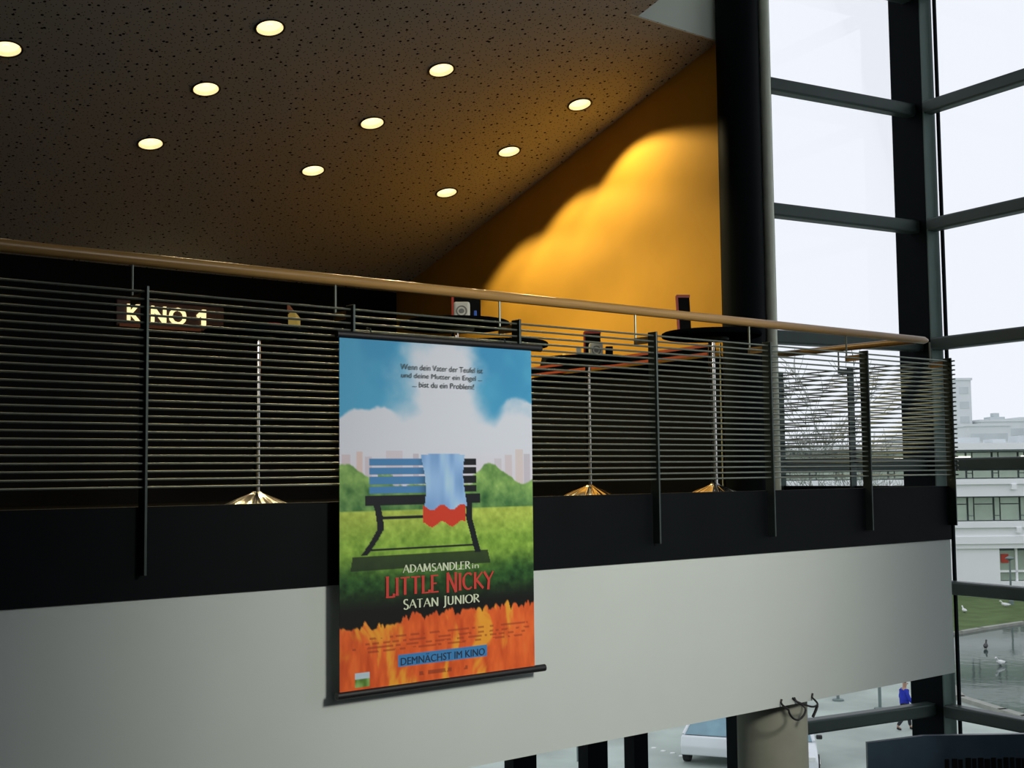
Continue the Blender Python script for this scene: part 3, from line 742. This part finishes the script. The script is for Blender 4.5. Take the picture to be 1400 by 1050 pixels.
# ------------------------------------------------------------------ cable hanging at the balcony underside
cb = thing('hanging_cable', (6.2, 4.93, -1.43), 'black cable with a loop and plug hanging beside the pale column', 'cable')
def cab(pts, name, r):
    P = [Vector((x - 6.2, 0.0, z + 1.43)) for x, z in pts]; out = []
    for i in range(len(P) - 1):
        p0, p1, p2, p3 = P[max(i - 1, 0)], P[i], P[i + 1], P[min(i + 2, len(P) - 1)]
        for k in range(5):
            t = k / 5
            out.append(0.5 * ((2 * p1) + (p2 - p0) * t + (2 * p0 - 5 * p1 + 4 * p2 - p3) * t * t + (3 * p1 - p0 - 3 * p2 + p3) * t ** 3))
    out.append(P[-1])
    out = [p + Vector((0, 0.065 * max(0, min(1, (p.z + 0.02) / 0.03)), 0)) for p in out]
    MB().tube(out, r, 8).build(name, M['black_rubber'], cb, True)
cab([(6.255, -1.40), (6.279, -1.471), (6.241, -1.51), (6.191, -1.517), (6.143, -1.493), (6.117, -1.45), (6.133, -1.395)], 'loop', 0.0065)
cab([(6.238, -1.40), (6.294, -1.442), (6.365, -1.459), (6.417, -1.439), (6.436, -1.395)], 'strand', 0.006)
cab([(6.395, -1.455), (6.379, -1.483), (6.348, -1.52)], 'plug', 0.009)

# ------------------------------------------------------------------ dark board in the lower foyer
pb = thing('partition_board', (7.2, 4.66, ZB), 'bent dark blue grey board standing in the lower foyer, bottom right corner', 'partition')
def pseg(p, q, zt0, zt1, name):
    a = Vector((p[0] - 7.2, p[1] - 4.66, 0)); b = Vector((q[0] - 7.2, q[1] - 4.66, 0)); t = (b - a).normalized(); nn = Vector((-t.y, t.x, 0)) * .04
    MB().prism([(a.x, a.y, 0), (b.x, b.y, 0), (b.x, b.y, zt1 - ZB), (a.x, a.y, zt0 - ZB)], nn).build(name, M['partition'], pb)
pseg((6.878, 4.916), (7.158, 4.685), -1.752, -1.710, 'panel')
pseg((7.158, 4.685), (8.4, 3.69), -1.710, -1.700, 'panel')
pd = Vector((8.4 - 7.158, 3.69 - 4.685, 0)).normalized(); rnd = random.Random(4)
s = 0.13
marks = MB()
while s < 1.2:
    wdt = rnd.choice((.026, .034, .03)); c = Vector((7.158 - 7.2, 4.685 - 4.66, 0)) + pd * (s + wdt / 2) + Vector((pd.y, -pd.x, 0)) * 0.003
    marks.obox((c.x, c.y), pd, Vector((-pd.y, pd.x, 0)), wdt / 2, .002, -1.97 - ZB, -1.855 + rnd.uniform(-.006, .006) - ZB); s += wdt + rnd.choice((.008, .012, .02))
marks.build('dark_markings', M['black_card'], pb)['kind'] = 'stuff'

# ------------------------------------------------------------------ outside: ground, pond, lawn
GZ = -9.0
o = MB().poly([(-400, -400, GZ), (600, -400, GZ), (600, 500, GZ), (-400, 500, GZ)]).build('ground', M['ground'])
tag(o, 'grey green paved ground outside the windows', 'ground', kind='structure')
POND = [(60.6, 38.42), (62.16, 38.2), (64.36, 38.28), (68.86, 38.16), (78, 33), (90, 20), (60, 5), (42.17, 18.53), (42.74, 23.83), (43.29, 24.99), (44.54, 27.47), (48.18, 30.44)]
o = MB().poly([(x, y, GZ + 0.03) for x, y in POND]).build('pond', M['water'])
tag(o, 'calm grey green pond outside the right window', 'pond', kind='structure')
LAWN = [(60.4, 38.5), (62.16, 38.3), (64.36, 38.38), (68.86, 38.26), (78, 33.1), (90, 20.2), (130, 20), (110, 48), (87.25, 49.4), (85.06, 53.0), (70, 62), (58, 58), (54, 46)]
o = MB().poly([(x, y, GZ + 0.06) for x, y in LAWN]).build('lawn', M['lawn'])
tag(o, 'mown green lawn between the pond and white building', 'lawn', kind='structure')
eg = thing('pond_edge', (48, 30.4, GZ), 'low dark stone edging around the pond', 'edging', kind='structure')
for i in range(len(POND)):
    a = Vector((*POND[i], 0)); b = Vector((*POND[(i + 1) % len(POND)], 0)); t = (b - a).normalized(); c = (a + b) / 2 - Vector((48, 30.4, 0))
    MB().obox((c.x, c.y), t, Vector((-t.y, t.x, 0)), (b - a).length / 2 + .1, .18, 0, .16).build('edge_stone', M['stone_edge'], eg)

# ------------------------------------------------------------------ white building across the pond
HW = Vector((0.629, 0.778, 0)); HR = Vector((0.778, -0.629, 0))
BD = 93.0
def bpos(s, d): return HW * d + HR * s
B0 = bpos(35.0, BD)
bl = thing('office_building', (B0.x, B0.y, GZ), 'white office building with horizontal bands and window rows beyond the pond', 'building')
bl.rotation_euler = (0, 0, math.atan2(HR.y, HR.x))
def bb(s0, s1, d0, d1, z0, z1, name, m):
    return MB().box(s0 - 35, s1 - 35, d0, d1, z0 - GZ, z1 - GZ).build(name, m, bl)
S0, S1 = 14.0, 62.0
bb(S0, S1, 0.6, 14, -9, 1.35, 'core', M['bshadow'])
bb(S0, S1, -0.35, 14, 1.42, 1.92, 'roof_band', M['bwhite'])
bb(S0, S1, -0.1, 14, 1.28, 1.42, 'shadow_joint', M['bshadow'])
bb(S0, S1, -0.55, 0.7, -1.15, -0.75, 'upper_ledge', M['bwhite'])
bb(S0, S1, -0.30, 0.7, -2.05, -1.15, 'upper_band', M['bwhite'])
bb(S0, S1, -0.55, 0.7, -4.35, -3.9, 'lower_ledge', M['bwhite'])
bb(S0, S1, -0.30, 0.7, -5.0, -4.35, 'lower_band', M['bwhite'])
bb(S0, S1, -0.42, 0.7, -5.55, -5.0, 'lower_moulding', M['bwhite'])
bb(S0, S1, -0.25, 0.7, -5.9, -5.55, 'lower_fillet', M['bwhite'])
bb(S0, 36.0, -0.05, 0.7, -9, -5.9, 'ground_wall', M['bwhite'])
bb(40.2, S1, -0.05, 0.7, -9, -5.9, 'ground_wall', M['bwhite'])
bb(36.0, 40.2, -0.05, 0.7, -9, -8.35, 'ground_sill', M['bwhite'])
x = S0 + 0.4
while x < S1 - 2:
    for z0, z1, zt in ((-0.72, 1.26, 0.75), (-3.88, -2.1, -2.62)):
        bb(x + 0.5, x + 1.85, 0.30, 0.36, z0 + 0.05, zt - 0.05, 'window_pane', M['bglass'])
        bb(x + 0.5, x + 1.85, 0.30, 0.36, zt + 0.03, z1 - 0.05, 'window_pane', M['bglass'])
        bb(x + 0.06, x + 0.40, 0.30, 0.36, z0 + 0.42, z1 - 0.05, 'window_pane', M['bglass'])
        bb(x + 0.06, x + 0.40, 0.30, 0.36, z0 + 0.05, z0 + 0.36, 'window_pane', M['bglass'])
    x += 1.95
for xs in (36.9, 46.0, 27.8):
    bb(xs, xs + .35, -0.62, -0.3, -1.55, -1.15, 'rain_spout', M['bwhite'])
    bb(xs + .25, xs + .6, -0.62, -0.3, -4.75, -4.35, 'rain_spout', M['bwhite'])
bb(33.0, 34.2, 0.15, 0.28, 0.72, 0.95, 'tube_light', M['neon'])
bb(38.0, 39.4, 0.15, 0.28, 0.72, 0.95, 'tube_light', M['neon'])
bb(28.5, 29.7, 0.15, 0.28, 0.72, 0.95, 'tube_light', M['neon'])
for a, b, z0, z1 in ((36.1, 37.3, -7.55, -6.1), (37.45, 38.7, -7.55, -6.1), (36.1, 37.3, -8.3, -7.7), (37.45, 38.7, -8.3, -7.7), (38.85, 40.1, -7.55, -6.1), (38.85, 40.1, -8.3, -7.7)):
    bb(a, b, 0.40, 0.46, z0, z1, 'shop_pane', M['bglass'])
for xs in (37.3, 38.7): bb(xs, xs + .15, 0.25, 0.5, -8.35, -5.9, 'shop_mullion', M['bwhite'])
bb(36.0, 40.2, 0.25, 0.5, -7.7, -7.55, 'shop_transom', M['bwhite'])
bb(36.25, 36.8, 0.32, 0.40, -7.0, -6.35, 'red_poster', M['red'])
for i, (a, b, h) in enumerate(((34.5, 36.0, .5), (37.0, 38.0, .35), (39.0, 41.5, .6), (29, 31, .5))):
    bb(a, b, 3, 5, 1.92, 1.92 + h, 'roof_unit', M['far2'])

def far_block(s, d, w_, dep, z0, z1, m, label, name='distant_building', slots=0):
    p = bpos(s, d); r = thing(name, (p.x, p.y, GZ), label, 'building', 'hazy buildings on the horizon'); r.rotation_euler = (0, 0, math.atan2(HR.y, HR.x))
    MB().box(-w_ / 2, w_ / 2, 0, dep, 0, z1 - GZ).build('block', m, r)
    MB().box(-w_ / 2 - .2, w_ / 2 + .2, -.2, dep, z1 - GZ, z1 - GZ + .4).build('parapet', M['far'], r)
    for k in range(slots):
        MB().box(-w_ / 2 + .5, w_ / 2 - .5, -.06, 0.05, z1 - GZ - 2.4 - k * 2.6, z1 - GZ - 1.2 - k * 2.6).build('window_strip', M['far2'], r)
    return r
far_block(80.0, 220, 2.6, 8, GZ, 15.7, M['far'], 'slender pale tower block rising behind the white office building', 'tower_block', 4)
fb = far_block(86.5, 218, 9, 10, GZ, 8.2, M['far'], 'wide pale hazy building right of the slender tower', slots=2)
MB().box(-2.4, 0.2, 1, 4, 8.6 - GZ, 9.1 - GZ).build('rooftop_unit', M['far2'], fb)
MB().box(-1.6, -0.6, 1.5, 3, 9.1 - GZ, 9.8 - GZ).build('rooftop_unit', M['far2'], fb)
far_block(95.5, 224, 8, 10, GZ, 8.8, M['far2'], 'greyer hazy building at the right picture edge', slots=2)
far_block(78.5, 205, 7, 8, GZ, 7.0, M['far'], 'low pale hazy building at the foot of the slender tower', slots=1)

# ------------------------------------------------------------------ bare trees
def tree(base, h, seed, label, spread=1.0):
    rnd = random.Random(seed); r = thing('bare_tree', (base.x, base.y, GZ), label, 'tree', 'bare winter trees')
    tr = MB(); br = MB()
    def grow(p, d, ln, rad, lev):
        pts = [p]; q = p.copy(); dd = d.copy(); rr = [rad]
        for k in range(3):
            dd = (dd + Vector((rnd.uniform(-.18, .18), rnd.uniform(-.18, .18), rnd.uniform(-.02, .14)))).normalized()
            q = q + dd * ln / 3; pts.append(q.copy()); rr.append(rad * (1 - .16 * (k + 1)))
        (tr if lev == 0 else br).tube(pts, rr, 6 if lev < 2 else 4 if lev < 3 else 3, False)
        if lev >= 5: return
        nb = 4 if lev == 0 else 3
        for k in range(nb):
            an = rnd.uniform(0, 6.28); tilt = rnd.uniform(.35, .85) * spread
            a = dd.orthogonal().normalized(); b = dd.cross(a)
            nd = (dd * math.cos(tilt) + (a * math.cos(an) + b * math.sin(an)) * math.sin(tilt)).normalized()
            st = pts[rnd.choice((2, 3, 3))]
            grow(st.copy(), nd, ln * rnd.uniform(.6, .8), max(rr[-1] * .66, .018), lev + 1)
    grow(Vector((0, 0, 0)), Vector((0, 0, 1)), h * .34, h * .014, 0)
    tr.build('trunk', M['bark'], r, True); br.build('branches', M['bark'], r, True)
    return r
tree(bpos(13.4, 57), 15.0, 3, 'tallest bare tree behind the balcony end, beside the black column')
tree(bpos(18.9, 72), 13.5, 8, 'medium bare tree behind the rods, between column and corner post')
tree(bpos(21.6, 86), 12.5, 22, 'farthest bare tree, in front of the white office building')

# ------------------------------------------------------------------ street furniture and birds
def lamp_post(p, h, label):
    r = thing('lamp_post', (p[0], p[1], GZ + .06), label, 'lamp post')
    MB().lathe([(.16, 0), (.16, .25), (.07, .35), (.055, h)], (0, 0, 0), 12).build('pole', M['bshadow'], r, True)
    MB().lathe([(.06, h), (.28, h + .08), (.30, h + .14), (.10, h + .26)], (0, 0, 0), 16).build('lamp_head', M['bshadow'], r, True)
lamp_post((77.39, 43.75), 2.9, 'slim grey lamp post on the lawn in front of white building')
def bollard(p, h, label):
    r = thing('bollard', (p[0], p[1], GZ), label, 'bollard')
    MB().lathe([(.22, 0), (.22, .06), (.06, .09), (.06, h), (.085, h + .02), (.05, h + .1)], (0, 0, 0), 14).build('post', M['bshadow'], r, True)
bollard((40.93, 30.55), .9, 'short grey bollard on the paving left of the walking person')
bollard((40.6, 28.4), 1.1, 'taller grey bollard close to the walking person')
def bird(p, z, m, label, rz):
    r = thing('bird', (p[0], p[1], z), label, 'bird', 'birds by the pond', rz=rz)
    MB().tube([(-.34, 0, .16), (-.2, 0, .14), (0, 0, .15), (.16, 0, .19), (.24, 0, .22)], [.01, .08, .12, .09, .03], 8).build('body', m, r, True)
    MB().tube([(.16, 0, .2), (.24, 0, .34), (.30, 0, .38), (.38, 0, .36)], [.05, .04, .05, .01], 8).build('head', m, r, True)
    MB().tube([(0, .03, .06), (0, .03, 0)], .012, 5).build('leg', M['bird_dark'], r); MB().tube([(0, -.03, .06), (0, -.03, 0)], .012, 5).build('leg', M['bird_dark'], r)
bird((71.1, 43.34), GZ + .06, M['bird_white'], 'white bird on the lawn, nearer the balcony end', 1.0)
bird((75.9, 43.33), GZ + .06, M['bird_white'], 'white bird on the lawn beside the lamp post', 2.2)
bird((57.8, 34.14), GZ + .03, M['bird_dark'], 'dark duck swimming on the pond', .4)
bird((53.39, 30.83), GZ + .03, M['bird_white'], 'white duck swimming on the pond', 3.0)
for k, q in enumerate(((29.54, 29.83), (29.54, 29.39), (29.46, 28.88), (29.46, 28.46), (29.37, 27.99))):
    o = MB().lathe([(.09, 0), (.085, .02), (.04, .03)], (0, 0, 0), 12).build('road_stud', M['bird_white'], None, True); o.location = (q[0], q[1], GZ)
    tag(o, ('first', 'second', 'third', 'fourth', 'fifth')[k] + ' from the left of five small white road studs', 'road stud', 'white road studs')
r = thing('ground_rail', (26.5, 30.5, GZ), 'low white pipe rail outside under the balcony', 'rail')
MB().tube([(.07, .97, .55), (-.11, -.93, .55)], .05, 8).build('pipe', M['bird_white'], r, True)
for yy in (.9, -.85): MB().tube([(.06 * yy, yy, 0), (.06 * yy, yy, .55)], .04, 8).build('leg', M['bshadow'], r, True)

# ------------------------------------------------------------------ cars
def make_car(loc, rz, label):
    r = thing('car', loc, label, 'car', rz=rz)
    prof = [(-2.05, .34), (-2.12, .62), (-2.02, .92), (-1.2, .98), (.85, .96), (1.75, .82), (2.08, .62), (2.10, .36)]
    sec = MB(); hw = .84; n = len(prof)
    rows = [(-hw, 1.0), (-hw + .06, 1.0)]
    for yw, sc in ((-hw, .94), (-hw + .07, 1.0), (hw - .07, 1.0), (hw, .94)):
        for x_, z_ in prof: sec.v.append((x_ * (1 if abs(yw) < hw else .985), yw, .34 + (z_ - .34) * sc))
    for j in range(3):
        for i in range(n):
            a = j * n + i; b = j * n + (i + 1) % n; sec.f.append((a, b, b + n, a + n))
    sec.f.append(tuple(range(n))); sec.f.append(tuple(reversed(range(3 * n, 4 * n))))
    sec.build('body', M['car'], r, True, .04)
    # cabin: roof shell carried by pillars, panes set between
    bx_ = [(-1.95, .95), (1.05, .95)]; tx = [(-1.35, 1.42), (.25, 1.44)]; wb_, wt = .76, .58
    Bq = [Vector((bx_[0][0], -wb_, .95)), Vector((bx_[1][0], -wb_, .95)), Vector((bx_[1][0], wb_, .95)), Vector((bx_[0][0], wb_, .95))]
    Tq = [Vector((tx[0][0], -wt, 1.42)), Vector((tx[1][0], -wt, 1.44)), Vector((tx[1][0], wt, 1.44)), Vector((tx[0][0], wt, 1.42))]
    rf = MB(); rf.prism([tuple(v) for v in Tq], (0, 0, .05)); rf.build('roof', M['car'], r, False, .03)
    for i in range(4): MB().tube([tuple(Bq[i]), tuple(Tq[i] + Vector((0, 0, .02)))], .05, 8).build('pillar', M['car'], r, True)
    for nm, (a, b) in {'windscreen': (1, 2), 'side_window': (0, 1), 'side_window_': (2, 3), 'rear_window': (3, 0)}.items():
        MB().poly([Bq[a], Bq[b], Tq[b], Tq[a]]).build(nm.rstrip('_'), M['car_glass'], r)
    for sx in (-1.3, 1.32):
        for sy in (-.80, .80):
            w_ = MB().tube([(sx, sy - .1, .32), (sx, sy + .1, .32)], .32, 20).build('wheel', M['tyre'], r, True)
            MB().tube([(sx, sy + (.10 if sy > 0 else -.10), .32), (sx, sy + (.115 if sy > 0 else -.115), .32)], .2, 16).build('hubcap', M['chrome'], w_, True)
    for sy in (-.93, .93): MB().box(.72, .86, sy - .09, sy + .09, .98, 1.1).build('mirror', M['black_rubber'], r, False, .03)
    for sy in (-.6, .6): MB().box(1.95, 2.09, sy - .16, sy + .16, .58, .72).build('headlight', M['bird_white'], r, False, .02)
    return r
make_car((30.9, 25.0, GZ), math.radians(-140), 'white car with blue windscreen just right of the pale column')
make_car((30.6, 27.4, GZ), math.radians(30), 'white car parked left of the pale column')

# ------------------------------------------------------------------ walking person
def skin_mesh(name, pts, edges, rad, root, m, parent, sub=2):
    me = bpy.data.meshes.new(name); me.from_pydata(pts, edges, []); me.update()
    ob = bpy.data.objects.new(name, me); COL.objects.link(ob)
    sk = ob.modifiers.new('skin', 'SKIN')
    for i, v in enumerate(me.skin_vertices[0].data):
        q = rad[i]; v.radius = q if isinstance(q, tuple) else (q, q); v.use_root = (i == root)
    sb = ob.modifiers.new('sub', 'SUBSURF'); sb.levels = sub; sb.render_levels = sub
    bpy.context.view_layer.update()
    res = bpy.data.meshes.new_from_object(ob.evaluated_get(bpy.context.evaluated_depsgraph_get()))
    bpy.data.objects.remove(ob)
    res.materials.clear(); res.materials.append(m); res.name = name
    return put(name, res, parent, True)
pe = thing('person', (38.07, 25.63, GZ), 'person in a bright blue jacket and dark trousers walking on the paving', 'person', rz=math.atan2(HR.y, HR.x))
bp_ = [(0, 0, .92), (0, 0, 1.15), (0, 0, 1.36), (0.01, 0, 1.45), (.03, 0, 1.56), (.04, 0, 1.66),
       (0, .16, 1.36), (-.08, .22, 1.10), (.06, .20, .88), (0, -.16, 1.36), (.10, -.21, 1.10), (.26, -.18, .92),
       (.02, .09, .86), (.16, .09, .48), (.20, .09, .10), (.34, .09, .04), (-.02, -.09, .86), (-.06, -.09, .47), (-.30, -.09, .14), (-.18, -.09, .05)]
be_ = [(0, 1), (1, 2), (2, 3), (3, 4), (4, 5), (2, 6), (6, 7), (7, 8), (2, 9), (9, 10), (10, 11), (0, 12), (12, 13), (13, 14), (14, 15), (0, 16), (16, 17), (17, 18), (18, 19)]
br_ = [(.12, .14), .13, .14, .055, .085, .075, .06, .045, .032, .06, .045, .032, .085, .058, .042, .035, .085, .058, .042, .035]
body = skin_mesh('body', bp_, be_, br_, 0, M['skin'], pe)
skin_mesh('jacket', [(0, 0, .80), (0, 0, 1.0), (0, 0, 1.2), (0, 0, 1.38), (0, .17, 1.37), (-.08, .225, 1.10), (.04, .205, .92), (0, -.17, 1.37), (.10, -.215, 1.10), (.23, -.185, .95)],
          [(0, 1), (1, 2), (2, 3), (3, 4), (4, 5), (5, 6), (3, 7), (7, 8), (8, 9)], [(.19, .17), .175, .18, .16, .085, .068, .055, .085, .068, .055], 2, M['jacket'], pe)
skin_mesh('trousers', [(0, 0, .92), (.02, .09, .84), (.16, .09, .48), (.20, .09, .12), (-.02, -.09, .84), (-.06, -.09, .47), (-.29, -.09, .16)],
          [(0, 1), (1, 2), (2, 3), (0, 4), (4, 5), (5, 6)], [(.14, .15), .10, .075, .062, .10, .075, .062], 0, M['trousers'], pe)
skin_mesh('shoe', [(.17, .09, .06), (.26, .09, .045), (.37, .09, .035)], [(0, 1), (1, 2)], [.055, .05, .035], 0, M['black_rubber'], pe, 1)
skin_mesh('shoe', [(-.33, -.09, .10), (-.25, -.09, .06), (-.16, -.09, .035)], [(0, 1), (1, 2)], [.055, .05, .035], 0, M['black_rubber'], pe, 1)
skin_mesh('hair', [(-.01, 0, 1.60), (.015, 0, 1.70), (.07, 0, 1.725)], [(0, 1), (1, 2)], [.095, .10, .06], 0, M['hair'], pe, 2)
MB().tube([(.115, 0, 1.60), (.145, 0, 1.575), (.118, 0, 1.56)], [.012, .016, .01], 6).build('nose', M['skin'], pe, True)
